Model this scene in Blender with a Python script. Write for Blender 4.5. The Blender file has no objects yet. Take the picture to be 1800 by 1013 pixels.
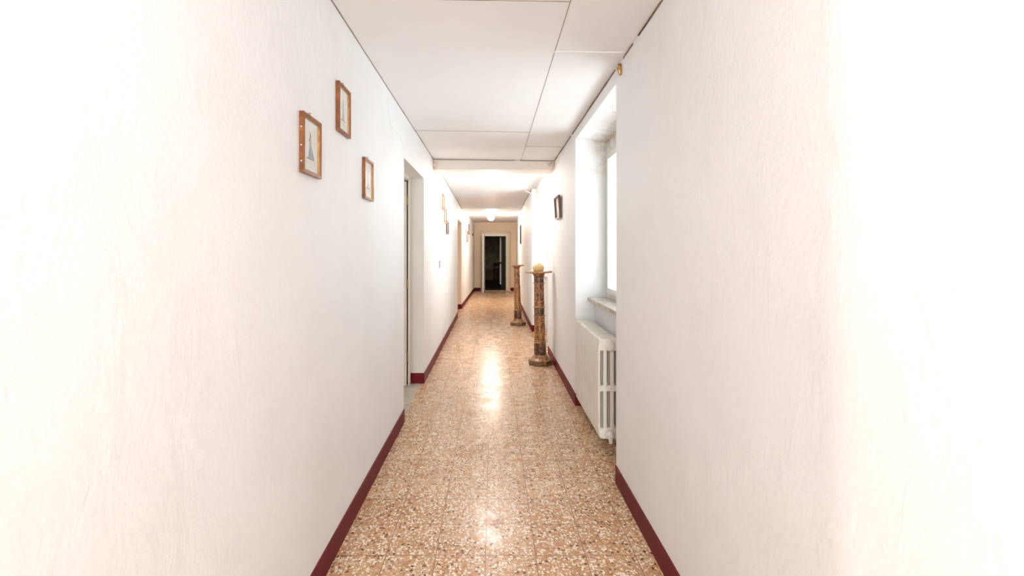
import bpy, bmesh, math, random
from mathutils import Vector, Matrix
random.seed(7)
S = bpy.context.scene
C = S.collection
PI = math.pi

# ------------------------------------------------------------------ camera
cam_data = bpy.data.cameras.new('camera')
cam = bpy.data.objects.new('camera', cam_data)
C.objects.link(cam)
cam.location = (0, 0, 1.53)
cam.rotation_euler = (PI/2, 0, 0)
cam_data.sensor_width = 36
cam_data.lens = 776/1800*36
cam_data.shift_x = (900-866)/1800
cam_data.shift_y = (440-506.5)/1800
cam_data.clip_start = 0.02
S.camera = cam

# ------------------------------------------------------------------ world, exposure
w = bpy.data.worlds.new('sky'); S.world = w; w.use_nodes = True
bg = w.node_tree.nodes['Background']
bg.inputs['Color'].default_value = (0.80, 0.92, 1.0, 1)
bg.inputs['Strength'].default_value = 1.1
S.view_settings.view_transform = 'Standard'
S.view_settings.look = 'None'
S.view_settings.exposure = 1.47
S.view_settings.gamma = 1
S.view_settings.use_curve_mapping = False
LAMP_E = 42.0          # the three ceiling globes
def area(name, loc, rot, sx, sy, power, col):
    d = bpy.data.lights.new(name, 'AREA'); d.shape = 'RECTANGLE'; d.size = sx; d.size_y = sy
    d.energy = power; d.color = col
    o = bpy.data.objects.new(name, d); C.objects.link(o); o.location = loc; o.rotation_euler = rot
    return o
# daylight coming up off the ground outside the two windows
dl = area('daylight_first_window', (1.60, 3.62, 0.95), (0, math.radians(128), 0), 1.2, 1.5, 9, (0.82, 0.92, 1.0)); dl.data.spread = math.radians(120)
area('daylight_second_window', (1.75, 7.3, 1.2), (0, math.radians(108), 0), 0.8, 1.0, 18, (0.9, 0.96, 1.0))

# corridor fill light, outside an added glazed door unseen behind the camera
area('fill_glazed_door', (0.0, -3.55, 1.35), (PI/2, 0, 0), 1.1, 2.0, 54, (0.90, 0.95, 1.0))

# ------------------------------------------------------------------ materials
def nmat(name):
    m = bpy.data.materials.new(name); m.use_nodes = True
    nt = m.node_tree
    return m, nt, nt.nodes['Principled BSDF']
def N(nt, t, **kw):
    n = nt.nodes.new(t)
    for k, v in kw.items():
        if k in n.inputs: n.inputs[k].default_value = v
        else: setattr(n, k, v)
    return n
def ramp(nt, fac, stops, interp='LINEAR'):
    r = nt.nodes.new('ShaderNodeValToRGB'); r.color_ramp.interpolation = interp
    e = r.color_ramp.elements
    while len(e) < len(stops): e.new(0.5)
    for i, (p, c) in enumerate(stops):
        e[i].position = p; e[i].color = (*c, 1) if len(c) == 3 else c
    nt.links.new(fac, r.inputs['Fac'])
    return r.outputs['Color']
def mixc(nt, fac, a, b, mode='MIX'):
    n = nt.nodes.new('ShaderNodeMix'); n.data_type = 'RGBA'; n.blend_type = mode
    for sock, v in ((n.inputs[0], fac), (n.inputs[6], a), (n.inputs[7], b)):
        if hasattr(v, 'node'): nt.links.new(v, sock)
        elif isinstance(v, (int, float)): sock.default_value = v
        else: sock.default_value = (*v, 1)
    return n.outputs[2]
def mth(nt, op, a, b=None, c=None):
    n = nt.nodes.new('ShaderNodeMath'); n.operation = op
    for i, v in enumerate((a, b, c)):
        if v is None: continue
        if hasattr(v, 'node'): nt.links.new(v, n.inputs[i])
        else: n.inputs[i].default_value = v
    return n.outputs[0]
def coords(nt, scale=(1, 1, 1)):
    g = nt.nodes.new('ShaderNodeNewGeometry')
    mp = nt.nodes.new('ShaderNodeMapping'); mp.inputs['Scale'].default_value = scale
    nt.links.new(g.outputs['Position'], mp.inputs['Vector'])
    return mp.outputs['Vector']
def ocoords(nt, scale=(1, 1, 1)):
    g = nt.nodes.new('ShaderNodeTexCoord')
    mp = nt.nodes.new('ShaderNodeMapping'); mp.inputs['Scale'].default_value = scale
    nt.links.new(g.outputs['Object'], mp.inputs['Vector'])
    return mp.outputs['Vector']
def noise(nt, vec, scale, detail=4, rough=0.5, out='Fac', dist=0.0):
    n = nt.nodes.new('ShaderNodeTexNoise'); n.inputs['Scale'].default_value = scale
    n.inputs['Detail'].default_value = detail; n.inputs['Roughness'].default_value = rough
    n.inputs['Distortion'].default_value = dist
    nt.links.new(vec, n.inputs['Vector']); return n.outputs[out]
def bump(nt, b, h, strength, dist=0.01):
    n = nt.nodes.new('ShaderNodeBump'); n.inputs['Strength'].default_value = strength
    n.inputs['Distance'].default_value = dist
    nt.links.new(h, n.inputs['Height']); nt.links.new(n.outputs['Normal'], b.inputs['Normal'])

def plaster(name, col, dirt, bstr=0.25, stains=False, rough=0.6):
    m, nt, b = nmat(name)
    v = coords(nt)
    n1 = noise(nt, v, 1.3, 5, 0.6)
    c = mixc(nt, ramp(nt, n1, [(0.45, (0, 0, 0)), (0.8, (1, 1, 1))]), col, dirt)
    # small scuffs
    n2 = noise(nt, v, 9, 6, 0.7)
    c = mixc(nt, ramp(nt, n2, [(0.70, (0, 0, 0)), (0.80, (0.35, 0.35, 0.35))]), c, tuple(x*0.85 for x in dirt))
    if stains == 'beam':   # brown damp at both ends of the beam, against the walls
        sp = nt.nodes.new('ShaderNodeSeparateXYZ'); nt.links.new(v, sp.inputs[0])
        e = mth(nt, 'ABSOLUTE', mth(nt, 'SUBTRACT', sp.outputs['X'], 0.015))
        hx = nt.nodes.new('ShaderNodeMapRange'); nt.links.new(e, hx.inputs[0]); hx.inputs[1].default_value = 0.66; hx.inputs[2].default_value = 0.80
        a = mth(nt, 'ADD', noise(nt, v, 14, 5, 0.65), mth(nt, 'MULTIPLY', hx.outputs[0], 0.22))
        c = mixc(nt, ramp(nt, a, [(0.60, (0, 0, 0)), (0.80, (0.8, 0.8, 0.8))]), c, (0.55, 0.28, 0.12))
    elif stains:   # brown damp blotches high in the window recess
        sp = nt.nodes.new('ShaderNodeSeparateXYZ'); nt.links.new(v, sp.inputs[0])
        hz = nt.nodes.new('ShaderNodeMapRange'); nt.links.new(sp.outputs['Z'], hz.inputs[0])
        hz.inputs[1].default_value = 1.75; hz.inputs[2].default_value = 2.6
        hx = nt.nodes.new('ShaderNodeMapRange'); nt.links.new(sp.outputs['X'], hx.inputs[0])
        hx.inputs[1].default_value = 0.84; hx.inputs[2].default_value = 1.1
        n3 = noise(nt, v, 11, 6, 0.65)
        a = mth(nt, 'ADD', n3, mth(nt, 'MULTIPLY', mth(nt, 'MULTIPLY', hz.outputs[0], hx.outputs[0]), 0.30))
        c = mixc(nt, ramp(nt, a, [(0.66, (0, 0, 0)), (0.92, (0.6, 0.6, 0.6))]), c, (0.58, 0.34, 0.14))
    nt.links.new(c, b.inputs['Base Color'])
    b.inputs['Roughness'].default_value = rough
    vs = coords(nt, (1, 1, 0.55))
    h = mth(nt, 'ADD', noise(nt, vs, 6, 5, 0.6, dist=0.6), mth(nt, 'MULTIPLY', noise(nt, v, 60, 3), 0.25))
    bump(nt, b, h, bstr, 0.012)
    return m
def simple(name, col, rough=0.5, metal=0.0, var=0.12, vscale=18, bstr=0.0, emis=None, spec=0.5):
    m, nt, b = nmat(name)
    v = ocoords(nt)
    n1 = noise(nt, v, vscale, 4)
    c = mixc(nt, ramp(nt, n1, [(0.35, (0, 0, 0)), (0.65, (1, 1, 1))]), col, tuple(x*(1-var) for x in col))
    nt.links.new(c, b.inputs['Base Color'])
    b.inputs['Roughness'].default_value = rough; b.inputs['Metallic'].default_value = metal
    b.inputs['Specular IOR Level'].default_value = spec
    if bstr: bump(nt, b, n1, bstr, 0.004)
    if emis:
        b.inputs['Emission Color'].default_value = (*emis[0], 1); b.inputs['Emission Strength'].default_value = emis[1]
    return m

M = {}
M['wall'] = plaster('white_plaster', (0.865, 0.85, 0.835), (0.81, 0.785, 0.76), 0.45)
M['beam'] = plaster('beam_plaster', (0.84, 0.76, 0.68), (0.80, 0.69, 0.59), 0.05, stains='beam')
M['recess'] = plaster('recess_plaster', (0.86, 0.855, 0.84), (0.80, 0.78, 0.75), 0.25, stains=True)
M['ceil'] = plaster('ceiling_board', (0.86, 0.84, 0.82), (0.83, 0.80, 0.77), 0.05)
M['end'] = plaster('beige_plaster', (0.84, 0.66, 0.47), (0.78, 0.59, 0.41), 0.1)
M['tan'] = simple('tan_painted_wood', (0.86, 0.70, 0.52), 0.45, var=0.1)
M['casing_edge'] = simple('brown_casing_edge', (0.42, 0.24, 0.12), 0.5)
M['cream'] = simple('cream_painted_wood', (0.82, 0.77, 0.66), 0.4, var=0.1, vscale=9)
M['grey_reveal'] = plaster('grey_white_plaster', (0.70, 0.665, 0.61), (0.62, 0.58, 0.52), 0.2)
M['white'] = simple('white_paint', (0.86, 0.84, 0.80), 0.35, var=0.05)
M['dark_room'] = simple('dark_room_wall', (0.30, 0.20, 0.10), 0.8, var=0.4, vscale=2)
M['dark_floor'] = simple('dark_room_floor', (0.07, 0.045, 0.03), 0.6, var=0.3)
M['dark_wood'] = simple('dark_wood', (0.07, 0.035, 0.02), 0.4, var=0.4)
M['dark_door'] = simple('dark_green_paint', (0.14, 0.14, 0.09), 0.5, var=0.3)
M['groove'] = simple('dark_gap', (0.36, 0.27, 0.20), 0.9, var=0.4, vscale=6)
M['browngap'] = simple('brown_gap', (0.30, 0.15, 0.07), 0.9, var=0.6, vscale=5)
M['marble_sill'] = simple('worn_stone_sill', (0.66, 0.57, 0.47), 0.4, var=0.45, vscale=22)
M['threshold'] = simple('pale_threshold_stone', (0.62, 0.55, 0.45), 0.35, var=0.25, vscale=9)
M['frame'] = simple('reddish_brown_wood', (0.34, 0.105, 0.027), 0.35, var=0.5, vscale=30)
M['gilt'] = simple('gilt_edge', (0.62, 0.34, 0.12), 0.35, metal=0.35, var=0.4, vscale=40)
M['tan_frame'] = simple('light_brown_frame', (0.40, 0.21, 0.09), 0.45, var=0.4, vscale=30)
M['mid_frame'] = simple('chestnut_frame', (0.20, 0.075, 0.03), 0.45, var=0.4, vscale=30)
M['darkframe'] = simple('dark_brown_frame', (0.16, 0.055, 0.02), 0.4, var=0.4, vscale=30)
M['print'] = simple('cream_paper', (0.88, 0.85, 0.79), 0.6, var=0.08, vscale=25)
M['mat'] = simple('white_mount', (0.88, 0.86, 0.82), 0.7, var=0.05)
M['ink_blue'] = simple('pale_blue_ink', (0.42, 0.48, 0.46), 0.7, var=0.25, vscale=60)
M['ink_brown'] = simple('brown_ink', (0.40, 0.26, 0.14), 0.7, var=0.3, vscale=60)
M['ink_skin'] = simple('pink_ink', (0.62, 0.36, 0.26), 0.7)
M['ink_grey'] = simple('grey_ink', (0.55, 0.52, 0.47), 0.7)
M['metal'] = simple('dull_metal', (0.45, 0.42, 0.38), 0.35, metal=0.9)
M['brass'] = simple('old_brass', (0.55, 0.36, 0.14), 0.35, metal=0.9)
M['grey'] = simple('grey_plastic', (0.36, 0.33, 0.32), 0.4)
M['white_stud'] = simple('white_stud', (0.85, 0.8, 0.75), 0.4)

def red_skirting():
    m, nt, b = nmat('dark_red_skirting_paint')
    v = coords(nt)
    n = noise(nt, v, 14, 6, 0.7)
    c = mixc(nt, ramp(nt, n, [(0.35, (0, 0, 0)), (0.7, (1, 1, 1))]), (0.150, 0.002, 0.009), (0.105, 0.002, 0.006))
    n2 = noise(nt, v, 45, 4, 0.7)
    c = mixc(nt, ramp(nt, n2, [(0.68, (0, 0, 0)), (0.76, (0.5, 0.5, 0.5))]), c, (0.30, 0.10, 0.07))
    nt.links.new(c, b.inputs['Base Color']); b.inputs['Roughness'].default_value = 0.5; b.inputs['Specular IOR Level'].default_value = 0.2
    bump(nt, b, n, 0.3, 0.004)
    return m
M['red'] = red_skirting()

def terrazzo():
    m, nt, b = nmat('terrazzo_tiles')
    g = nt.nodes.new('ShaderNodeNewGeometry')
    sp = nt.nodes.new('ShaderNodeSeparateXYZ'); nt.links.new(g.outputs['Position'], sp.inputs[0])
    u = mth(nt, 'DIVIDE', mth(nt, 'ADD', sp.outputs['X'], 0.035+25), 0.25)
    vv = mth(nt, 'DIVIDE', mth(nt, 'ADD', sp.outputs['Y'], 25-2.213), 0.25)
    fu = mth(nt, 'FRACT', u); fv = mth(nt, 'FRACT', vv)
    du = mth(nt, 'MINIMUM', fu, mth(nt, 'SUBTRACT', 1, fu)); dv = mth(nt, 'MINIMUM', fv, mth(nt, 'SUBTRACT', 1, fv))
    iu = mth(nt, 'FLOOR', u); iv = mth(nt, 'FLOOR', vv)
    cb = nt.nodes.new('ShaderNodeCombineXYZ'); nt.links.new(iu, cb.inputs[0]); nt.links.new(iv, cb.inputs[1])
    wn = nt.nodes.new('ShaderNodeTexWhiteNoise'); nt.links.new(cb.outputs[0], wn.inputs['Vector'])
    # joints: a fine noise makes some darker and wider than others
    jn = noise(nt, g.outputs['Position'], 5, 2)
    wj = mth(nt, 'ADD', 0.0078, mth(nt, 'MULTIPLY', mth(nt, 'SUBTRACT', jn, 0.4), 0.014))
    joint = mth(nt, 'LESS_THAN', mth(nt, 'MINIMUM', du, dv), wj)
    # chips: offset the pattern in each tile
    off = nt.nodes.new('ShaderNodeVectorMath'); off.operation = 'ADD'
    nt.links.new(g.outputs['Position'], off.inputs[0]); nt.links.new(wn.outputs['Color'], off.inputs[1])
    def vor(scale, feat='F1'):
        n = nt.nodes.new('ShaderNodeTexVoronoi'); n.feature = feat; n.inputs['Scale'].default_value = scale
        n.voronoi_dimensions = '2D'
        nt.links.new(off.outputs[0], n.inputs['Vector']); return n
    v1 = vor(66); v2 = vor(120); v3 = vor(32)
    base = mixc(nt, wn.outputs['Value'], (0.57, 0.31, 0.15), (0.65, 0.39, 0.21))
    ln = noise(nt, g.outputs['Position'], 2.2, 4, 0.6)
    base = mixc(nt, ramp(nt, ln, [(0.4, (0, 0, 0)), (0.65, (1, 1, 1))]), base, mixc(nt, 1.0, base, (0.93, 0.84, 0.74), 'MULTIPLY'))
    sc = nt.nodes.new('ShaderNodeSeparateColor'); nt.links.new(v1.outputs['Color'], sc.inputs[0])
    chip = mth(nt, 'MULTIPLY', mth(nt, 'LESS_THAN', v1.outputs['Distance'], 0.46), mth(nt, 'GREATER_THAN', sc.outputs[0], 0.35))
    chipcol = ramp(nt, sc.outputs[1], [(0.0, (0.92, 0.79, 0.62)), (0.42, (0.74, 0.52, 0.34)), (0.66, (0.52, 0.27, 0.12)), (0.90, (0.22, 0.08, 0.02))], 'CONSTANT')
    c = mixc(nt, chip, base, chipcol)
    s2 = nt.nodes.new('ShaderNodeSeparateColor'); nt.links.new(v2.outputs['Color'], s2.inputs[0])
    chip2 = mth(nt, 'MULTIPLY', mth(nt, 'LESS_THAN', v2.outputs['Distance'], 0.42), mth(nt, 'GREATER_THAN', s2.outputs[0], 0.72))
    c = mixc(nt, chip2, c, ramp(nt, s2.outputs[1], [(0, (0.86, 0.76, 0.64)), (0.5, (0.34, 0.14, 0.045))], 'CONSTANT'))
    s3 = nt.nodes.new('ShaderNodeSeparateColor'); nt.links.new(v3.outputs['Color'], s3.inputs[0])
    chip3 = mth(nt, 'MULTIPLY', mth(nt, 'LESS_THAN', v3.outputs['Distance'], 0.24), mth(nt, 'GREATER_THAN', s3.outputs[0], 0.86))
    c = mixc(nt, chip3, c, (0.15, 0.048, 0.014))
    c = mixc(nt, joint, c, (0.34, 0.155, 0.065))
    nt.links.new(c, b.inputs['Base Color'])
    rn = noise(nt, g.outputs['Position'], 7, 4)
    nt.links.new(ramp(nt, rn, [(0.3, (0.20,)*3), (0.7, (0.34,)*3)]), b.inputs['Roughness'])
    bump(nt, b, mth(nt, 'SUBTRACT', 1.0, joint), 0.25, 0.002)
    return m
M['floor'] = terrazzo()

def marble(name, light, mid, dark, scale, off):
    m, nt, b = nmat(name)
    v = ocoords(nt)
    mp = nt.nodes.new('ShaderNodeMapping'); mp.inputs['Location'].default_value = off
    nt.links.new(v, mp.inputs['Vector']); v = mp.outputs['Vector']
    n = noise(nt, v, scale, 6, 0.6, dist=1.6)
    c = ramp(nt, n, [(0.34, dark), (0.45, mid), (0.53, light), (0.58, mid), (0.68, dark)])
    vo = nt.nodes.new('ShaderNodeTexVoronoi'); vo.feature = 'DISTANCE_TO_EDGE'; vo.inputs['Scale'].default_value = scale*1.6
    dv = nt.nodes.new('ShaderNodeVectorMath'); dv.operation = 'ADD'
    sc = nt.nodes.new('ShaderNodeVectorMath'); sc.operation = 'SCALE'; sc.inputs['Scale'].default_value = 0.10
    nt.links.new(noise(nt, v, 14, 3, out='Color'), sc.inputs[0])
    nt.links.new(v, dv.inputs[0]); nt.links.new(sc.outputs[0], dv.inputs[1]); nt.links.new(dv.outputs[0], vo.inputs['Vector'])
    c = mixc(nt, ramp(nt, vo.outputs['Distance'], [(0.0, (0.85,)*3), (0.09, (0, 0, 0))]), c, tuple(x*0.55 for x in dark))
    nt.links.new(c, b.inputs['Base Color']); b.inputs['Roughness'].default_value = 0.3
    return m
M['marble_a'] = marble('veined_brown_marble', (0.56, 0.26, 0.085), (0.30, 0.11, 0.035), (0.055, 0.018, 0.008), 13, (0, 0, 0))
M['marble_b'] = marble('dark_brown_marble', (0.28, 0.14, 0.055), (0.14, 0.058, 0.022), (0.05, 0.02, 0.010), 11, (3, 1, 2))
M['marble_c'] = marble('light_brown_marble', (0.58, 0.32, 0.14), (0.44, 0.21, 0.08), (0.20, 0.08, 0.03), 15, (5, 2, 1))

def globe_yellow():
    m, nt, b = nmat('pale_yellow_alabaster')
    v = ocoords(nt)
    n = noise(nt, v, 40, 4)
    c = mixc(nt, n, (0.74, 0.50, 0.19), (0.84, 0.68, 0.38))
    nt.links.new(c, b.inputs['Base Color']); b.inputs['Roughness'].default_value = 0.45
    b.inputs['Subsurface Weight'].default_value = 0.2; b.inputs['Subsurface Radius'].default_value = (0.02, 0.012, 0.006)
    return m
M['yellow'] = globe_yellow()
def radiator_paint():
    m, nt, b = nmat('chipped_cream_radiator_paint')
    v = coords(nt)
    n = noise(nt, v, 5, 5, 0.6)
    c = mixc(nt, n, (0.82, 0.77, 0.68), (0.76, 0.70, 0.60))
    n2 = noise(nt, v, 38, 5, 0.65)
    c = mixc(nt, ramp(nt, n2, [(0.69, (0, 0, 0)), (0.74, (1, 1, 1))]), c, (0.30, 0.19, 0.11))
    nt.links.new(c, b.inputs['Base Color']); b.inputs['Roughness'].default_value = 0.4
    return m
M['radiator'] = radiator_paint()
def glass_mat(name, gl=0.06):
    m = bpy.data.materials.new(name); m.use_nodes = True; nt = m.node_tree
    nt.nodes.remove(nt.nodes['Principled BSDF'])
    t = nt.nodes.new('ShaderNodeBsdfTransparent'); g = nt.nodes.new('ShaderNodeBsdfGlossy'); g.inputs['Roughness'].default_value = 0.03
    fr = nt.nodes.new('ShaderNodeFresnel'); fr.inputs['IOR'].default_value = 1.45
    mx = nt.nodes.new('ShaderNodeMixShader')
    ge = nt.nodes.new('ShaderNodeNewGeometry')
    nt.links.new(mth(nt, 'MULTIPLY', fr.outputs[0], mth(nt, 'SUBTRACT', 1, ge.outputs['Backfacing'])), mx.inputs[0]); nt.links.new(t.outputs[0], mx.inputs[1]); nt.links.new(g.outputs[0], mx.inputs[2])
    nt.links.new(mx.outputs[0], nt.nodes['Material Output'].inputs['Surface'])
    return m
M['glass'] = glass_mat('clear_glass')
def lampmat(e, col):
    m, nt, b = nmat('lit_opal_glass')
    b.inputs['Base Color'].default_value = (0.9, 0.9, 0.88, 1)
    b.inputs['Emission Color'].default_value = (*col, 1); b.inputs['Emission Strength'].default_value = e
    return m
M['lamp'] = lampmat(LAMP_E, (1.0, 0.95, 0.91))
M['lamp_near'] = lampmat(LAMP_E*0.55, (0.97, 0.98, 1.0))
M['lamp_far'] = lampmat(LAMP_E*2.2, (1.0, 0.90, 0.80))

# ------------------------------------------------------------------ helpers
def link(name, bm, mat, parent=None, smooth=False, bevel=0.0, seg=2):
    if bevel:
        es = [e for e in bm.edges if len(e.link_faces) == 2 and e.calc_face_angle(0) > 0.6]
        bmesh.ops.bevel(bm, geom=es, offset=bevel, segments=seg, profile=0.5, affect='EDGES')
    bmesh.ops.recalc_face_normals(bm, faces=bm.faces)
    me = bpy.data.meshes.new(name); bm.to_mesh(me); bm.free()
    if isinstance(mat, str): mat = M[mat]
    me.materials.append(mat)
    if smooth:
        for p in me.polygons: p.use_smooth = True
    o = bpy.data.objects.new(name, me); C.objects.link(o)
    if parent: o.parent = parent
    return o
def struct(name, bm, mat, parent=None, **kw):
    o = link(name, bm, mat, parent, **kw)
    if parent is None: o['kind'] = 'structure'
    return o
def box(bm, x0, x1, y0, y1, z0, z1):
    v = [bm.verts.new(p) for p in ((x0,y0,z0),(x1,y0,z0),(x1,y1,z0),(x0,y1,z0),(x0,y0,z1),(x1,y0,z1),(x1,y1,z1),(x0,y1,z1))]
    for f in ((0,3,2,1),(4,5,6,7),(0,1,5,4),(1,2,6,5),(2,3,7,6),(3,0,4,7)): bm.faces.new([v[i] for i in f])
def prism(bm, pts, z0, z1):
    """footprint polygon pts (x,y); z0/z1 numbers or per-vertex lists"""
    n = len(pts)
    a = [bm.verts.new((x, y, z0 if not hasattr(z0, '__len__') else z0[i])) for i, (x, y) in enumerate(pts)]
    b = [bm.verts.new((x, y, z1 if not hasattr(z1, '__len__') else z1[i])) for i, (x, y) in enumerate(pts)]
    bm.faces.new(a[::-1]); bm.faces.new(b)
    for i in range(n): bm.faces.new((a[i], a[(i+1) % n], b[(i+1) % n], b[i]))
def lathe(bm, prof, seg=40, cx=0, cy=0):
    rings = []
    for r, z in prof:
        rings.append([bm.verts.new((cx+r*math.cos(2*PI*k/seg), cy+r*math.sin(2*PI*k/seg), z)) for k in range(seg)])
    for a, b in zip(rings, rings[1:]):
        for k in range(seg): bm.faces.new((a[k], a[(k+1) % seg], b[(k+1) % seg], b[k]))
    bm.faces.new(rings[0][::-1]); bm.faces.new(rings[-1])
def tube(bm, pts, r, seg=8):
    pts = [Vector(p) for p in pts]; rings = []
    for i, p in enumerate(pts):
        d = (pts[min(i+1, len(pts)-1)] - pts[max(i-1, 0)]).normalized()
        up = Vector((0, 0, 1)) if abs(d.z) < 0.9 else Vector((1, 0, 0))
        s = d.cross(up).normalized(); t = s.cross(d)
        rr = r[i] if hasattr(r, '__len__') else r
        rings.append([bm.verts.new(p + (s*math.cos(2*PI*k/seg) + t*math.sin(2*PI*k/seg))*rr) for k in range(seg)])
    for a, b in zip(rings, rings[1:]):
        for k in range(seg): bm.faces.new((a[k], a[(k+1) % seg], b[(k+1) % seg], b[k]))
    bm.faces.new(rings[0][::-1]); bm.faces.new(rings[-1])
def NB(): return bmesh.new()
def bx(*a):
    b = bmesh.new(); box(b, *a); return b
def thing(name, label, cat, loc=(0, 0, 0), rot=(0, 0, 0), group=None):
    o = bpy.data.objects.new(name, None); C.objects.link(o); o.empty_display_size = 0.1
    o.location = loc; o.rotation_euler = rot; o['label'] = label; o['category'] = cat
    if group: o['group'] = group
    return o
def tag(o, label, cat, group=None):
    o['label'] = label; o['category'] = cat
    if group: o['group'] = group
    return o
def dup(root, loc, label=None, group=None):
    r = root.copy(); C.objects.link(r); r.location = loc
    if label: r['label'] = label
    if group: r['group'] = group
    for ch in list(root.children):
        c = ch.copy(); C.objects.link(c); c.parent = r
        for g in list(ch.children):
            d = g.copy(); C.objects.link(d); d.parent = c
    return r

YB, YE = -3.2, 16.6           # corridor back end and end wall
ZT = 2.80                     # wall tops, buried in the ceiling slab
# ------------------------------------------------------------------ floor
struct('floor', bx(-3.4, 2.6, YB-0.2, YE+0.06, -0.12, 0.0), 'floor')
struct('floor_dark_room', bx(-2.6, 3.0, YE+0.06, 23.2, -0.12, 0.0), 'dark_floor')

# ------------------------------------------------------------------ ceiling
bm = NB()
prism(bm, [(-1.6, YB-0.2), (1.6, YB-0.2), (1.6, 6.0), (-1.6, 6.0)], [2.785, 2.735, 2.705, 2.755], 3.0)
prism(bm, [(-1.6, 6.0), (1.6, 6.0), (1.6, 11.6), (-1.6, 11.6)], [2.73, 2.73, 2.615, 2.615], 3.0)
prism(bm, [(-1.6, 11.6), (1.6, 11.6), (1.6, YE+.1), (-1.6, YE+.1)], [2.60, 2.60, 2.565, 2.575], 3.0)
box(bm, -3.6, -1.6, YB-0.2, YE+.1, 2.72, 3.0)
ceiling = struct('ceiling', bm, 'ceil')
def cz(x, y):    # ceiling height in the first bay
    t = (y-(YB-.2))/(6.0-(YB-.2)); s = (x+1.6)/3.2
    return (1-t)*((1-s)*2.785+s*2.735) + t*((1-s)*2.755+s*2.705)
def seam(p, q, wdt=0.003, mat='groove', name='panel_joint', par=ceiling, drop=0.002):
    bm = NB(); p = Vector(p); q = Vector(q); d = (q-p).normalized(); s = Vector((-d.y, d.x, 0))*wdt/2
    for k in range(1):
        vs = []
        for z in (-drop, 0.004):
            for a, sg in ((p, -1), (p, 1), (q, 1), (q, -1)):
                vs.append(bm.verts.new((a.x+s.x*sg, a.y+s.y*sg, cz(a.x, a.y)+z)))
        for f in ((0,1,2,3),(7,6,5,4),(0,4,5,1),(1,5,6,2),(2,6,7,3),(3,7,4,0)): bm.faces.new([vs[i] for i in f])
    return link(name, bm, mat, par)
seam((0.375, -3.0, 0), (0.378, 5.86, 0))
seam((-0.79, 2.14, 0), (0.375, 2.14, 0))
seam((-0.79, 4.48, 0), (0.375, 4.48, 0))
seam((0.375, 2.68, 0), (0.80, 2.68, 0), mat='ceil', wdt=0.02, drop=0.003)
seam((0.375, 5.08, 0), (0.80, 5.08, 0), wdt=0.003)
seam((-0.79, -0.2, 0), (0.375, -0.2, 0))

# ------------------------------------------------------------------ walls
LX = [(-0.79, YB), (-0.79, 3.93)]
OUT = -1.10
bm = NB()
H1, H2, H3 = 2.355, 2.28, 2.25
# near opening (behind the camera), first door, second door
prism(bm, [(-0.79, YB), (-0.79, -0.75), (OUT, -0.75), (OUT, YB)], 0, ZT)
prism(bm, [(-0.79, -0.75), (-0.79, 0.43), (OUT, 0.43), (OUT, -0.75)], 2.3, ZT)
prism(bm, [(-0.79, 0.43), (-0.79, 3.93), (OUT, 3.93), (OUT, 0.43)], 0, ZT)
prism(bm, [(-0.79, 3.93), (-0.79, 5.07), (OUT, 5.07), (OUT, 3.93)], H1, ZT)
prism(bm, [(-0.79, 5.07), (-0.80, 10.1), (OUT, 10.1), (OUT, 5.07)], 0, ZT)
prism(bm, [(-0.80, 10.1), (-0.81, 11.5), (OUT, 11.5), (OUT, 10.1)], H3, ZT)
prism(bm, [(-0.81, 11.5), (-0.69, YE), (OUT, YE), (OUT, 11.5)], 0, ZT)
wall_left = struct('wall_left', bm, 'wall')
def lx(y):
    if y < 5.07: return -0.79
    if y < 10.1: return -0.79-0.01*(y-5.07)/5.03
    if y < 11.5: return -0.80-0.01*(y-10.1)/1.4
    return -0.81+0.12*(y-11.5)/(YE-11.5)
# reveal facings (thin plaster skins with their own paint)
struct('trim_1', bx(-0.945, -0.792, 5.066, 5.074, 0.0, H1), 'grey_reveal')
struct('trim_2', bx(-1.0, -0.812, 11.494, 11.504, 0.0, H3), 'tan')

RO = 1.42
bm = NB()
N1a, N1b, N2a, N2b = 2.90, 4.35, 6.53, 8.30
prism(bm, [(0.812, YB), (RO, YB), (RO, N1a), (0.812, N1a)], 0, ZT)
prism(bm, [(0.815, N1b), (RO, N1b), (RO, N2a), (0.822, N2a)], 0, ZT)
prism(bm, [(0.738, N2b), (RO, N2b), (RO, YE), (0.885, YE), (0.75, 11.5)], 0, ZT)
wall_right = struct('wall_right', bm, 'wall')
def niche(y0, y1, sof, mat):
    bm = NB(); prism(bm, [(0.812, y0), (RO, y0), (RO, y1), (0.815, y1)], [sof, sof-.06, sof-.06, sof], ZT)   # header, soffit
    box(bm, 1.12, RO, y0, y1, 2.50, sof)           # above the frame
    struct('wall_recess', bm, mat)
    struct('wall_recess', bx(1.0, RO, y0+.007, y1-.007, 0, 1.04), mat)             # parapet under the window
    struct('wall_recess', bx(0.815, RO, y1-0.006, y1+0.001, 0, sof), mat) # far reveal skin
    struct('wall_recess', bx(0.815, RO, y0-0.001, y0+0.006, 0, sof), mat)
niche(N1a, N1b, 2.625, 'recess')
niche(N2a, N2b, 2.46, 'wall')
# far reveal of the far recess also closes the step where the wall comes forward
struct('trim_3', bx(0.742, 1.1, N2b-0.008, N2b-0.001, 0.0, 2.46), 'white')

# end wall with its doorway
DX0, DX1, DZ = -0.30, 0.513, 2.09
bm = NB()
box(bm, -1.2, DX0, YE, YE+0.25, 0, 2.8)
box(bm, DX1, 1.5, YE, YE+0.25, 0, 2.8)
box(bm, DX0, DX1, YE, YE+0.25, DZ, 2.8)
struct('wall_end', bm, 'end')
bm = NB(); box(bm, -1.2, -0.6, YB-0.2, YB, 0, 2.8); box(bm, 0.6, 1.5, YB-0.2, YB, 0, 2.8); box(bm, -0.6, 0.6, YB-0.2, YB, 2.4, 2.8)  # middle left open for the added fill door
struct('wall_back', bm, 'wall')
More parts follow.
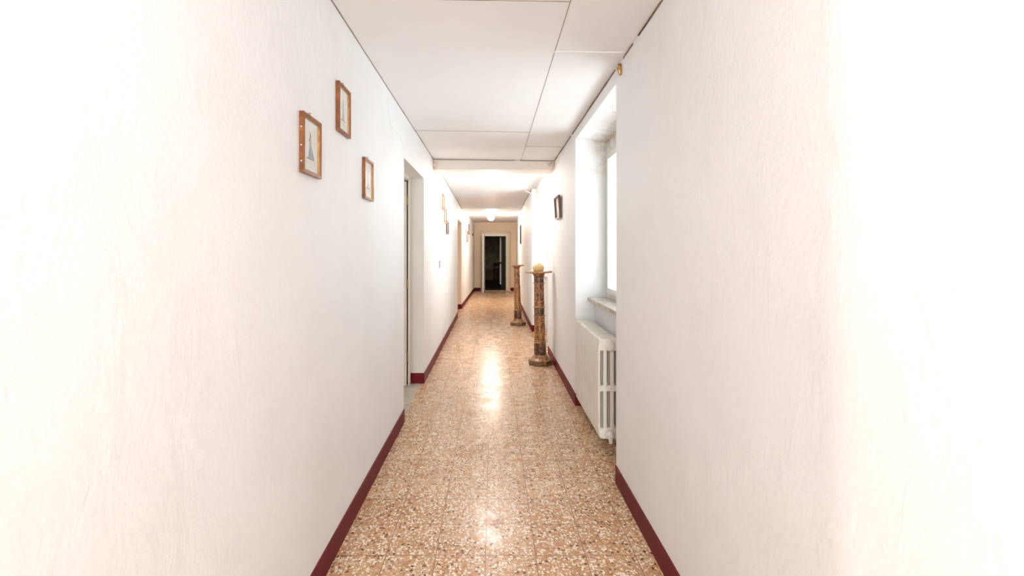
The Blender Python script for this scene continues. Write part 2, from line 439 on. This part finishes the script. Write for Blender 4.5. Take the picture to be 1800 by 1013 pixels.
# dark room beyond the end doorway
bm = NB()
box(bm, -2.4, 2.8, 22.8, 22.95, 0, 2.8); box(bm, -2.55, -2.4, YE+.25, 22.95, 0, 2.8); box(bm, 2.8, 2.95, YE+.25, 22.95, 0, 2.8)
box(bm, -2.55, 2.95, YE+.25, 22.95, 2.8, 2.9)
box(bm, -2.55, -1.2, YE+.10, YE+.25, 0, 2.8); box(bm, 1.5, 2.95, YE+.10, YE+.25, 0, 2.8)
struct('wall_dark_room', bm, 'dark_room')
# side rooms behind the left doors
bm = NB()
box(bm, -3.5, -3.4, YB, YE, 0, 2.8)
for y in (YB, 8.0, YE-.1): box(bm, -3.5, OUT, y-.1, y, 0, 2.8)
struct('wall_side_rooms', bm, 'wall')

# ------------------------------------------------------------------ beams (dropped from the ceiling)
struct('beam_near', bx(-0.79, 0.82, 5.86, 6.20, 2.600, 2.80), 'beam')
struct('beam_far', bx(-0.81, 0.76, 11.10, 12.40, 2.575, 2.80), 'ceil')

# ------------------------------------------------------------------ skirting
def skirt(name, polys, side):
    bm = NB(); t = 0.007
    for pts in polys:
        P = [Vector((x, y)) for x, y in pts]
        off = []
        for i, p in enumerate(P):
            ds = []
            if i > 0: ds.append((P[i]-P[i-1]).normalized())
            if i < len(P)-1: ds.append((P[i+1]-P[i]).normalized())
            ns = [Vector((d.y, -d.x))*side for d in ds]
            nn = sum(ns, Vector((0, 0)))
            if len(ns) == 2: nn = nn/(1+ns[0].dot(ns[1]))
            off.append(p+nn*t)
        for i in range(len(P)-1):
            prism(bm, [tuple(P[i]), tuple(off[i]), tuple(off[i+1]), tuple(P[i+1])], 0, [0.120, 0.117, 0.117, 0.120])
    return struct(name, bm, 'red')
skirt('baseboard_left', [[(-0.79, 0.43), (-0.79, 3.93)], [(-0.96, 5.066), (-0.79, 5.066), (-0.80, 10.1)],
                         [(-0.98, 11.494), (-0.81, 11.494), (-0.69, YE)], [(-0.79, YB), (-0.79, -0.75)]], 1)
skirt('baseboard_right', [[(0.812, YB), (0.812, N1a)], [(0.90, N1b-.006), (0.815, N1b-.006), (0.822, N2a), (0.95, N2a+.006)],
                          [(0.985, N2b-.008), (0.738, N2b-.008), (0.75, 11.5), (0.885, YE)]], -1)
bm = NB(); box(bm, -0.69, -0.45, YE-0.007, YE, 0, 0.12); box(bm, 0.645, 0.885, YE-0.007, YE, 0, 0.12)
struct('baseboard_end', bm, 'red')
bm = NB(); box(bm, -0.635, -0.60, YE-0.03, YE, 0.12, 2.56); box(bm, -0.545, -0.535, YE-0.02, YE, 0.12, 2.30)
struct('trim_10', bm, 'end')

# dark cracks where the walls meet the ceiling
def edge_line(name, x0, x1, segs, r, mat, dz):
    bm = NB()
    for a, b in segs:
        n = max(2, int((b-a)/0.12)); pts = []
        for i in range(n+1):
            y = a+(b-a)*i/n; x = x0+(x1-x0)*y/6
            pts.append((x, y, cz(x, y)-dz+random.uniform(-.0015, .0015)))
        rr = [r*random.uniform(0.6, 1.2) for _ in pts]
        tube(bm, pts, rr, 6)
    return struct(name, bm, mat)
edge_line('trim_4', -0.787, -0.787, [(YB, 5.86)], 0.0030, 'groove', 0.002)
edge_line('trim_5', 0.808, 0.816, [(YB, 2.45), (2.55, 2.74), (2.92, 4.5), (4.6, 5.86)], 0.0060, 'browngap', 0.006)
bm = NB()
tube(bm, [(-0.787, 5.855, 2.735), (0.30, 5.855, 2.72)], 0.0035, 6); tube(bm, [(0.36, 5.855, 2.72), (0.80, 5.855, 2.716)], 0.0045, 6)
struct('trim_6', bm, 'browngap')
# section-two cracks
bm = NB()
tube(bm, [(-0.788, 6.3, 2.725), (-0.797, 9.0, 2.664), (-0.80, 11.0, 2.624)], 0.004, 6)
tube(bm, [(0.738, 8.35, 2.68), (0.745, 9.6, 2.652), (0.748, 11.0, 2.624)], 0.006, 6)
struct('trim_7', bm, 'browngap')
# hairline cracks in the plaster of the left wall
bm = NB()
def crack(px):
    pts = []
    for x, y in px:
        Y = 776*0.7895/(866-x); pts.append((-0.7895, Y, 1.53+(440-y)*Y/776))
    tube(bm, pts, 0.0014, 5)
crack([(680, 172), (683, 195), (686, 215), (688, 223), (697, 232), (703, 240), (707, 250), (709, 262), (709, 275)])
crack([(688, 223), (690, 229)])
link('crack', bm, M['grey_reveal'], wall_left)

# ------------------------------------------------------------------ first door on the left (leaf ajar into a dark room)
dr = bpy.data.objects.new('door_1', None); C.objects.link(dr); dr['kind'] = 'structure'
bm = NB()
box(bm, -0.956, -0.94, 4.985, 5.066, 0, H1); box(bm, -1.06, -0.94, 3.93, 3.99, 0, H1); box(bm, -1.06, -0.94, 3.99, 4.985, H1-0.04, H1)
link('door_frame', bm, 'cream', dr, bevel=0.003)
link('slit_shade', bx(-1.06, -0.9565, 5.03, 5.066, 0, H1-.04), 'dark_wood', dr)  # dark strip over the reveal, painting the shade in the hinge slit
lf = link('door_leaf', bx(-0.84, 0.0, -0.042, 0, 0.012, H1-0.055), 'cream', dr, bevel=0.003)
lf.location = (-0.969, 4.985, 0)          # swung a quarter turn open into the side room
for z in (0.28, 1.10, 2.04):
    bm = NB(); tube(bm, [(-0.963, 4.965, z), (-0.963, 4.965, z+0.10)], 0.006, 8)
    link('hinge', bm, 'brass', dr)
# pale stone threshold in the doorway, three slabs
for i, (a, b) in enumerate(((3.932, 4.20), (4.203, 4.62), (4.623, 5.064))):
    pass
bm = NB(); box(bm, -1.05, -0.812, 3.932, 4.36, 0, 0.003); box(bm, -1.05, -0.818, 4.363, 4.72, 0, 0.003); box(bm, -1.05, -0.826, 4.723, 5.058, 0, 0.003)
struct('trim_8', bm, 'threshold')

# second door on the left, closed
dr2 = bpy.data.objects.new('door_2', None); C.objects.link(dr2); dr2['kind'] = 'structure'
link('door_leaf', bx(-1.06, -1.01, 10.18, 11.42, 0.01, H3-.05), 'tan', dr2, bevel=0.004)
bm = NB(); box(bm, -1.08, -0.99, 10.1, 10.18, 0, H3); box(bm, -1.08, -0.99, 11.42, 11.494, 0, H3); box(bm, -1.08, -0.99, 10.18, 11.42, H3-.05, H3)
link('door_frame', bm, 'tan', dr2, bevel=0.004)

# ------------------------------------------------------------------ end doorway
dr3 = bpy.data.objects.new('door_3', None); C.objects.link(dr3); dr3['kind'] = 'structure'
bm = NB()
def casing(bm, x0, x1, zt, wd, y0, y1):
    box(bm, x0-wd, x0, y0, y1, 0, zt+wd); box(bm, x1, x1+wd, y0, y1, 0, zt+wd); box(bm, x0, x1, y0, y1, zt, zt+wd)
casing(bm, DX0-.02, DX1+.02, DZ+.015, 0.115, YE-0.022, YE+0.0)
casing(bm, DX0-.105, DX1+.105, DZ+.10, 0.04, YE-0.06, YE-0.02)
link('door_casing', bm, 'tan', dr3, bevel=0.003)
bm = NB()
casing(bm, DX0-.146, DX1+.146, DZ+.141, 0.012, YE-0.03, YE)
casing(bm, DX0-.093, DX1+.093, DZ+.088, 0.011, YE-0.026, YE-0.02)
link('casing_line', bm, M['casing_edge'], dr3)
bm = NB()
casing(bm, DX0+.01, DX1-.01, DZ-.03, 0.045, YE-0.03, YE+0.252)
link('door_frame', bm, 'cream', dr3, bevel=0.003)
L = thing_leaf = link('door_leaf', bx(-0.02, 0.02, -0.80, 0, 0.012, 2.12), 'white', dr3, bevel=0.003)
L.location = (DX0-0.012, YE-0.04, 0); L.rotation_euler = (0, 0, math.radians(-2.5))
# sunk panels on the leaf's back, lever handle
bm = NB()
for z0, z1 in ((0.15, 0.75), (0.85, 1.35), (1.45, 2.0)): box(bm, -0.026, 0.026, -0.70, -0.10, z0, z1)
link('door_panel', bm, 'cream', L, bevel=0.004)
bm = NB(); tube(bm, [(-0.02, -0.73, 1.06), (-0.075, -0.73, 1.06)], 0.010); tube(bm, [(-0.07, -0.74, 1.06), (-0.07, -0.62, 1.06)], 0.009)
link('door_handle', bm, 'brass', L)
# inner leaf, opened into the dark room
dr4 = bpy.data.objects.new('door_4', None); C.objects.link(dr4); dr4['kind'] = 'structure'
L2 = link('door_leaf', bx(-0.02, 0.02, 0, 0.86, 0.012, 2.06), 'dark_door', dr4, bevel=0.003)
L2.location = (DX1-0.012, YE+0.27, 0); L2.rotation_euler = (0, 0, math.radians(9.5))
bm = NB(); box(bm, -0.080, -0.021, 0.835, 0.857, 0.17, 0.98); box(bm, -0.080, -0.021, 0.835, 0.857, 1.06, 2.05)
e = link('edge_strip', bm, 'white', L2)
bm = NB(); tube(bm, [(-0.02, 0.80, 1.02), (-0.08, 0.80, 1.02)], 0.010); tube(bm, [(-0.075, 0.81, 1.02), (-0.075, 0.68, 1.02)], 0.010)
link('door_handle', bm, 'dark_wood', L2)
# threshold strip under the end doorway
struct('trim_9', bx(DX0+.01, DX1-.01, YE-0.03, YE+0.25, 0, 0.008), 'threshold')

# ------------------------------------------------------------------ windows
def window(n, y0, y1, xf, z0, z1):
    w = bpy.data.objects.new('window_%d' % n, None); C.objects.link(w); w['kind'] = 'structure'
    bm = NB()
    def ring(bm, ya, yb, za, zb, t, xa, xb):
        box(bm, xa, xb, ya, ya+t, za, zb); box(bm, xa, xb, yb-t, yb, za, zb)
        box(bm, xa, xb, ya+t, yb-t, za, za+t); box(bm, xa, xb, ya+t, yb-t, zb-t, zb)
    ring(bm, y0, y1, z0, z1, 0.045, xf, xf+0.07)
    link('window_frame', bm, 'cream', w, bevel=0.003)
    ym = (y0+y1)/2
    for ya, yb in ((y0+.045, ym), (ym, y1-.045)):
        bm = NB(); ring(bm, ya, yb, z0+.045, z1-.045, 0.05, xf-0.012, xf+0.035)
        s = link('window_sash', bm, 'white', w, bevel=0.004)
        link('pane', bx(xf+.010, xf+.014, ya+.05, yb-.05, z0+.095, z1-.095), 'glass', s)
    return w
window(1, N1a+.006, N1b-.006, 1.12, 1.07, 2.50)
window(2, N2a+.006, N2b-.006, 1.12, 1.07, 2.40)
gd = bpy.data.objects.new('added_fill_door', None); C.objects.link(gd); gd['kind'] = 'structure'  # unseen glazed door, added to carry the fill light
bm = NB()
for x in (-0.6, -0.025, 0.54): box(bm, x, x+0.06, YB-0.14, YB-0.08, 0, 2.4)
box(bm, -0.54, 0.54, YB-0.14, YB-0.08, 2.34, 2.4); box(bm, -0.54, 0.54, YB-0.14, YB-0.08, 0, 0.25)
link('door_frame', bm, 'cream', gd)
link('pane', bx(-0.54, 0.54, YB-0.115, YB-0.110, 0.25, 2.34), 'glass', gd)
# stone sills
struct('sill_near', bx(0.925, 1.13, N1a+.007, N1b-.04, 1.04, 1.07), 'marble_sill', bevel=0.005)
struct('sill_far', bx(0.945, 1.13, N2a+.007, N2b-.01, 1.04, 1.07), 'marble_sill', bevel=0.005)

# ------------------------------------------------------------------ ceiling lamps
def lamp(loc, label):
    t = thing('ceiling_lamp', label, 'lamp', loc, group='round globe lamps along the ceiling')
    bm = NB(); lathe(bm, [(0.055, 0.0), (0.055, -0.02), (0.045, -0.035), (0.03, -0.04)], 24); link('base', bm, 'white', t, smooth=True)
    bm = NB()
    bmesh.ops.create_uvsphere(bm, u_segments=32, v_segments=20, radius=0.095)
    for v in bm.verts: v.co.z -= 0.115
    link('globe', bm, 'lamp', t, smooth=True)
    return t
l0 = lamp((-0.02, 6.46, 2.722), 'lit white globe lamp just behind the nearer ceiling beam')
lf_ = dup(l0, (-0.05, 12.75, 2.596), 'small lit white globe lamp behind the farther ceiling beam, near the end door')
ln = dup(l0, (-0.02, -0.15, 2.75), 'lit white globe lamp on the ceiling above the near end of the corridor')
for l_, m_ in ((ln, 'lamp_near'), (lf_, 'lamp_far')):
    for c in l_.children:
        if c.name.startswith('globe'):
            c.data = c.data.copy(); c.data.materials[0] = M[m_]
# bulb in the side room behind the photographer, shining through its doorway
sr = thing('pendant_lamp', 'lit bulb hanging in the side room behind the camera', 'lamp', (-2.15, -0.08, 2.72))
bm = NB(); tube(bm, [(0, 0, 0), (0, 0, -0.80)], 0.004); link('cord', bm, 'white', sr)
bm = NB(); bmesh.ops.create_uvsphere(bm, u_segments=20, v_segments=12, radius=0.05)
for v in bm.verts: v.co.z -= 0.85
M['bulb'] = lampmat(330.0, (1.0, 0.98, 0.97)); M['bulb'].name = 'lit_bulb'
link('bulb', bm, 'bulb', sr, smooth=True)

# ------------------------------------------------------------------ marble columns
def shift_prof(p): return p
def column(name, label, loc, tilt, prof, rings, plate_r, top, base_r, k):
    t = thing(name, label, 'column', loc, (0, tilt, 0), 'marble pedestal columns')
    # base: eight-sided plinth plus turned mouldings
    bm = NB(); lathe(bm, [(base_r, 0), (base_r*1.01, 0.012), (base_r*1.01, 0.042), (base_r*0.965, 0.050)], 8); 
    for v in bm.verts:
        x, y = v.co.x, v.co.y; a = PI/8; v.co.x = x*math.cos(a)-y*math.sin(a); v.co.y = x*math.sin(a)+y*math.cos(a)
    link('plinth', bm, 'marble_b', t, bevel=0.003)
    bm = NB(); lathe(bm, [(base_r*0.90, 0.050), (base_r*0.92, 0.058), (base_r*0.86, 0.068), (base_r*0.72, 0.080), (base_r*0.62, 0.090), (base_r*.62, 0.103), (base_r*.56, 0.112)], 48)
    link('base_moulding', bm, 'marble_c', t, smooth=True)
    for i, (z0, z1, r0, r1, mt) in enumerate(prof):
        bm = NB(); n = 6
        lathe(bm, [(r0+(r1-r0)*j/n, z0+(z1-z0)*j/n) for j in range(n+1)], 48)
        link('shaft', bm, mt, t, smooth=False)
    for z, r, h in rings:
        bm = NB(); r += .003; lathe(bm, [(r-.010, z-h/2), (r-.002, z-h/2), (r, z-h/4), (r, z+h/4), (r-.002, z+h/2), (r-.010, z+h/2)], 48)
        link('ring', bm, 'marble_c', t, smooth=True)
    zt = top-0.022; rt = prof[-1][3]
    bm = NB(); lathe(bm, [(rt, prof[-1][1]), (rt+.006, prof[-1][1]+.012), (rt+.020, zt-.012), (rt+.030, zt-.004), (rt+.030, zt)], 48)
    link('capital', bm, 'marble_a', t, smooth=True)
    bm = NB(); lathe(bm, [(plate_r-.006, zt), (plate_r, zt+.005), (plate_r, top-.005), (plate_r-.005, top)], 64)
    link('top_plate', bm, 'marble_c', t)
    return t
c1 = column('marble_column', 'brown marble pedestal column with pale ribbed ball on top, the nearer of the two', (0.640, 5.95, 0.003), math.radians(-0.9),
    [(0.112, 0.290, 0.082, 0.080, 'marble_b'), (0.290, 0.640, 0.072, 0.071, 'marble_a'), (0.640, 0.763, 0.070, 0.070, 'marble_b'),
     (0.763, 1.088, 0.069, 0.067, 'marble_a'), (1.088, 1.170, 0.067, 0.066, 'marble_b')],
    [(0.115, 0.090, 0.018), (0.290, 0.084, 0.014), (0.310, 0.078, 0.010), (0.640, 0.079, 0.013), (0.763, 0.079, 0.015), (1.088, 0.079, 0.012), (1.155, 0.070, 0.006)],
    0.182, 1.245, 0.168, 1)
c2 = column('marble_column', 'brown marble pedestal column with empty top, the farther of the two', (0.520, 9.05, 0.004), math.radians(-1.3),
    [(0.112, 0.305, 0.081, 0.076, 'marble_b'), (0.305, 0.800, 0.069, 0.063, 'marble_a'), (0.800, 1.150, 0.062, 0.058, 'marble_a')],
    [(0.115, 0.088, 0.018), (0.305, 0.080, 0.014), (0.80, 0.067, 0.008)],
    0.155, 1.225, 0.168, 2)
# ribbed ball
bm = NB(); seg = 96; rings = []
for i in range(1, 20):
    th = PI*i/20
    z = max(-0.045, 0.068*math.cos(th)-(0.0001*i)); rr = 0.074*math.sin(th)
    rings.append([(rr*(1+0.10*abs(math.cos(12*2*PI*k/seg))*math.sin(th))*math.cos(2*PI*k/seg), rr*(1+0.10*abs(math.cos(12*2*PI*k/seg))*math.sin(th))*math.sin(2*PI*k/seg), z) for k in range(seg)])
vr = [[bm.verts.new(p) for p in r] for r in rings]
for a, b in zip(vr, vr[1:]):
    for k in range(seg): bm.faces.new((a[k], a[(k+1) % seg], b[(k+1) % seg], b[k]))
bm.faces.new(vr[0][::-1]); bm.faces.new(vr[-1])
ball = link('ribbed_ball', bm, 'yellow', smooth=True)
ball.location = (0.615, 5.95, 1.248+0.045)
tag(ball, 'pale yellow ribbed ball resting on the nearer marble column', 'ball')

# ------------------------------------------------------------------ radiator
rad = thing('radiator', 'cream cast iron column radiator with chipped paint under the window sill', 'radiator', (0.79, 3.31, 0))
def section():
    bm = NB()
    xs = [0.0, 0.020, 0.040, 0.070, 0.092, 0.122, 0.144, 0.166]
    zs = [0.116, 0.195, 0.467, 0.514, 0.773, 0.866]
    th = 0.043
    vg = {}
    def V(i, j):
        if (i, j) not in vg: vg[(i, j)] = bm.verts.new((xs[i], 0, zs[j]))
        return vg[(i, j)]
    for i in range(len(xs)-1):
        for j in range(len(zs)-1):
            if i % 2 == 1 and j in (1, 3): continue
            bm.faces.new((V(i, j), V(i+1, j), V(i+1, j+1), V(i, j+1)))
    # pull the outer corners in
    vg[(0, 0)].co = (0.010, 0, 0.128); vg[(7, 0)].co = (0.156, 0, 0.128); vg[(0, 5)].co = (0.010, 0, 0.856); vg[(7, 5)].co = (0.156, 0, 0.856)
    r = bmesh.ops.extrude_face_region(bm, geom=bm.faces[:])
    for v in r['geom']:
        if isinstance(v, bmesh.types.BMVert): v.co.y = th
    return bm
sec = link('radiator_section', section(), 'radiator', rad, bevel=0.009, seg=3)
for i in range(15):
    o = sec if i == 0 else sec.copy()
    if i: C.objects.link(o); o.parent = rad
    o.location = (0, i*0.0625, 0)
def ytube(x, y0, y1, z, r, seg=20):
    bm = NB(); tube(bm, [(x, y0, z), (x, y1, z)], r, seg); return bm
link('manifold', ytube(0.083, 0.02, 0.90, 0.815, 0.024), 'radiator', rad)
link('manifold', ytube(0.083, 0.02, 0.90, 0.155, 0.024), 'radiator', rad)
bm = NB(); tube(bm, [(0.083, -0.022, 0.812), (0.083, -0.014, 0.812), (0.083, 0.004, 0.812)], [0.026, 0.036, 0.038], 24)
link('end_plug', bm, 'radiator', rad, bevel=0.003)
bm = NB(); tube(bm, [(0.083, -0.05, 0.152), (0.083, -0.03, 0.152), (0.083, 0.004, 0.152)], [0.016, 0.030, 0.034], 20)
tube(bm, [(0.083, -0.045, 0.150), (0.083, -0.045, 0.10)], [0.018, 0.012], 14)
link('valve', bm, 'radiator', rad, bevel=0.002)
for y in (0.16, 0.72):
    for z in (0.20, 0.775): link('wall_bracket', bx(0.150, 0.208, y-.010, y+.004, z, z+.02), 'radiator', rad)

# ------------------------------------------------------------------ framed prints
def picture(label, wall, y0, y1, z0, z1, kind, group, fm='frame', x=None, depth=0.020, roll=0.0, pitch=0.0, hook=True, fw=0.013):
    """hangs on the left (wall=-1) or right (wall=+1) wall; local x = out of wall"""
    W, H = y1-y0, z1-z0
    ym = (y0+y1)/2
    if x is None: x = lx(ym)
    t = thing('framed_print', label, 'picture', (x, ym, z0), (0, 0, 0), group)
    s = -wall       # direction out of the wall along x
    yaw = 0.0
    if wall < 0 and ym > 11.5: yaw = -math.atan2(0.12, YE-11.5)
    t.rotation_euler = (roll, pitch, yaw)
    def B(bm, a, b, c, d, e, f): box(bm, min(a*s, b*s), max(a*s, b*s), c, d, e, f)
    hw = W/2
    bm = NB()
    for c, d, e, f in ((-hw, -hw+fw, 0, H), (hw-fw, hw, 0, H), (-hw+fw, hw-fw, 0, fw), (-hw+fw, hw-fw, H-fw, H)):
        B(bm, 0.001, depth, c, d, e, f)
    fr = link('frame', bm, fm, t, bevel=0.002)
    g = fw; ft = 0.004
    bm = NB()
    for c, d, e, f in ((-hw+g-.001, -hw+g+ft, g, H-g), (hw-g-ft, hw-g+.001, g, H-g), (-hw+g, hw-g, g-.001, g+ft), (-hw+g, hw-g, H-g-ft, H-g+.001)):
        B(bm, 0.004, depth-.004, c, d, e, f)
    link('inner_edge', bm, 'gilt' if fm == 'frame' else fm, fr)
    bm = NB(); B(bm, 0.002, 0.007, -hw+fw*.8, hw-fw*.8, fw*.8, H-fw*.8); link('mount', bm, 'mat', t)
    bm = NB(); B(bm, 0.007, 0.0078, -hw*.66, hw*.66, H*.14, H*.88); pr = link('print', bm, 'print', t)
    if kind:
        # a standing figure in a long dress on a strip of ground, lines of caption below
        u = H
        def poly(bm, pts, xo=0.0082):
            a = [bm.verts.new((0.0074*s, y*u*s*-1, z*u)) for y, z in pts]; b = [bm.verts.new((xo*s, y*u*s*-1, z*u)) for y, z in pts]
            bm.faces.new(a); bm.faces.new(b[::-1])
            for i in range(len(pts)): bm.faces.new((a[i], a[(i+1) % len(pts)], b[(i+1) % len(pts)], b[i]))
        q = kind
        bm = NB(); poly(bm, [(-.10*q, .30), (.09*q, .29), (.055*q, .44), (.03*q, .56), (-.02*q, .57), (-.05*q, .45)])
        if q == 1: poly(bm, [(-.10, .295), (-.17, .30), (-.085, .44), (-.05, .50)])
        link('figure', bm, 'ink_blue' if q == 1 else 'ink_grey', pr)
        bm = NB(); poly(bm, [(-.03*q, .575), (.035*q, .57), (.075*q, .60), (.05*q, .635), (.0, .64), (-.02*q, .62)]); link('figure', bm, 'ink_skin' if q == 1 else 'ink_grey', pr)
        bm = NB(); poly(bm, [(-.025, .64), (.02, .64), (.025, .68), (.0, .745), (-.02, .69)]); link('figure', bm, 'ink_brown' if q == 1 else 'ink_grey', pr)
        bm = NB(); poly(bm, [(-.15, .275), (.15, .275), (.15, .293), (-.15, .293)]); link('ground_line', bm, 'ink_brown', pr)
        bm = NB()
        for zz in (.20, .235): poly(bm, [(-.20, zz), (.20, zz), (.20, zz+.005), (-.20, zz+.005)])
        link('caption', bm, 'ink_grey', pr)
    bm = NB(); B(bm, 0.0105, 0.0115, -hw+fw*.9, hw-fw*.9, fw*.9, H-fw*.9); link('glass', bm, 'glass', t)
    if hook:
        bm = NB()
        tube(bm, [(0.004*s, 0.010*math.cos(a), H+0.008+0.008*math.sin(a)) for a in [2*PI*k/12 for k in range(13)]], 0.0013, 6)
        tube(bm, [(0.0*s, 0, H+0.017), (0.010*s, 0, H+0.018)], 0.0022, 8)
        link('hook', bm, 'brass', t)
    return t
G1, G2 = 'three framed prints on the near left wall', 'framed prints farther along the left wall'
pa = picture('brown framed print of a figure in a pale blue dress, lowest left and nearest', -1, 1.80, 1.99, 1.850, 2.100, 1, G1)
for z in (0.045, 0.110, 0.185):
    bm = NB(); tube(bm, [(0.010, -0.0975, z), (0.010, -0.0945, z)], 0.0032, 8); link('stud', bm, 'white_stud', pa)
picture('brown framed print with a grey standing figure, the highest of the near three', -1, 2.22, 2.40, 2.135, 2.385, 0.8, G1)
picture('brown framed print with reflections on its glass, nearest to the first doorway', -1, 2.67, 2.865, 1.845, 2.095, 0.6, G1)
picture('pale wooden framed print, first and highest of three past the first doorway', -1, 6.86, 7.14, 2.175, 2.41, 0.5, G2, fm='tan_frame')
picture('pale wooden framed print, middle of three in a descending row on the left wall', -1, 7.20, 7.46, 1.985, 2.22, 0.5, G2, fm='tan_frame')
picture('brown framed print, lowest of three in a descending row on the left wall', -1, 7.50, 7.80, 1.81, 2.035, 0.5, G2, fm='mid_frame')
picture('small dark framed picture on the far left wall, the higher one past the second doorway', -1, 13.6, 14.1, 2.03, 2.34, 0, G2, fm='mid_frame', hook=False)
picture('small dark framed picture on the far left wall, the lower one past the second doorway', -1, 12.9, 13.4, 1.78, 2.10, 0, G2, fm='mid_frame', hook=False)
picture('small dark brown framed mirror tilting forward on the right wall past the window', 1, 5.20, 5.56, 1.915, 2.185, 0, 'pictures on the right wall', fm='darkframe', x=0.814, depth=0.029, fw=0.015, pitch=math.radians(-3.5))
p = picture('dark framed picture on the far right wall beyond the farther column', 1, 11.55, 12.1, 1.70, 2.20, 0, 'pictures on the right wall', fm='darkframe', x=0.752, depth=0.02, hook=False)
p.rotation_euler = (0, 0, -math.atan2(0.135, 5.1)); p.location.x = 0.755

# ------------------------------------------------------------------ small fittings
sw = thing('light_switch', 'small grey and white wall switch on the left wall between the doorways', 'switch', (lx(6.5), 6.50, 1.32))
link('cover_plate', bx(0.0, 0.006, -0.040, 0.040, -0.075, 0.075), 'white', sw, bevel=0.002)
bm = NB(); tube(bm, [(0.004, 0.004, 0.040), (0.016, 0.004, 0.046)], [0.026, 0.022], 16); link('rotary_knob', bm, 'grey', sw)
bm = NB(); tube(bm, [(0.008, -0.01, 0.010), (0.012, 0.018, -0.006), (0.012, 0.024, -0.030), (0.010, -0.004, -0.056)], 0.007, 8); link('bell_wire', bm, 'grey', sw)
bm = NB(); tube(bm, [(lx(7.6), 7.58, 0.83), (lx(7.6)+0.02, 7.58, 0.83)], [0.036, 0.026], 20)
for v in bm.verts: v.co.z = 0.83+(v.co.z-0.83)*1.25
tag(link('wall_socket', bm, 'white', bevel=0.002), 'small white socket low on the left wall before the second doorway', 'socket')
bm = NB(); tube(bm, [(lx(15.4), 15.4, 2.07), (lx(15.4)+.05, 15.4, 2.07)], 0.03, 14)
tag(link('brown_peg', bm, 'mid_frame', bevel=0.004), 'tiny brown peg high on the left wall beside the end door', 'peg')
# brown plug hanging at the top corner beside the window recess
bm = NB(); tube(bm, [(0.808, 2.80, 2.712), (0.802, 2.79, 2.700), (0.797, 2.782, 2.680), (0.798, 2.780, 2.658), (0.803, 2.780, 2.640), (0.805, 2.780, 2.632)], [0.006, 0.013, 0.016, 0.014, 0.009, 0.004], 12)
for v in bm.verts: v.co.x += random.uniform(-.0015, .0015); v.co.z += random.uniform(-.002, .002)
tag(link('cable_plug', bm, 'gilt', smooth=True), 'brown lump hanging at the ceiling corner beside the window recess', 'plug')
# short white pipe stub across the right ceiling corner
bm = NB(); tube(bm, [(0.62, 8.45, 2.672), (0.75, 8.42, 2.60)], 0.012, 10)
tag(link('pipe_stub', bm, 'white'), 'short white conduit crossing the right ceiling corner behind the nearer beam', 'pipe')
# the thin wire hanging at the beam's right end
bm = NB(); tube(bm, [(0.812, 5.80, 2.715), (0.810, 5.80, 2.68), (0.812, 5.80, 2.645)], 0.003, 6)
tag(link('hanging_wire', bm, 'groove'), 'short thin wire hanging at the right end of the nearer beam', 'wire')

# ------------------------------------------------------------------ dark room furniture
ch = thing('chair', 'dark wooden chair seen through the end doorway', 'chair', (0.32, 20.4, 0), (0, 0, math.radians(25)))
link('seat', bx(-0.22, 0.22, -0.22, 0.22, 0.43, 0.47), 'dark_wood', ch, bevel=0.006)
for x, y in ((-.19, -.19), (.19, -.19), (-.19, .19), (.19, .19)):
    bm = NB(); box(bm, x-.02, x+.02, y-.02, y+.02, 0, 0.43 if y < 0 else 0.92); link('leg', bm, 'dark_wood', ch, bevel=0.003)
bm = NB(); box(bm, -.17, .17, .175, .205, .80, .92); box(bm, -.17, .17, .175, .205, .60, .66); link('backrest', bm, 'dark_wood', ch, bevel=0.004)
bm = NB()
tube(bm, [(0.13*math.cos(a), 0, 0.13*math.sin(a)) for a in [2*PI*k/20 for k in range(21)]], 0.025, 8)
wr = link('wreath', bm, simple('dusty_green', (0.62, 0.62, 0.48), 0.8, var=0.5, vscale=40), smooth=True)
wr.location = (0.0, 22.77, 1.22); tag(wr, 'pale round wreath on the back wall of the dark room', 'wreath')
pc = thing('wall_poster', 'large dim panel on the back wall behind the round wreath', 'panel', (-0.02, 22.79, 0.55))
link('panel', bx(-0.52, 0.52, -0.012, 0.0, 0, 1.65), simple('dim_panel', (0.46, 0.36, 0.21), 0.8, var=0.45, vscale=4), pc)
bm = NB(); box(bm, -0.54, 0.54, -0.02, -0.0, 1.65, 1.69); link('moulding', bm, 'dark_wood', pc)
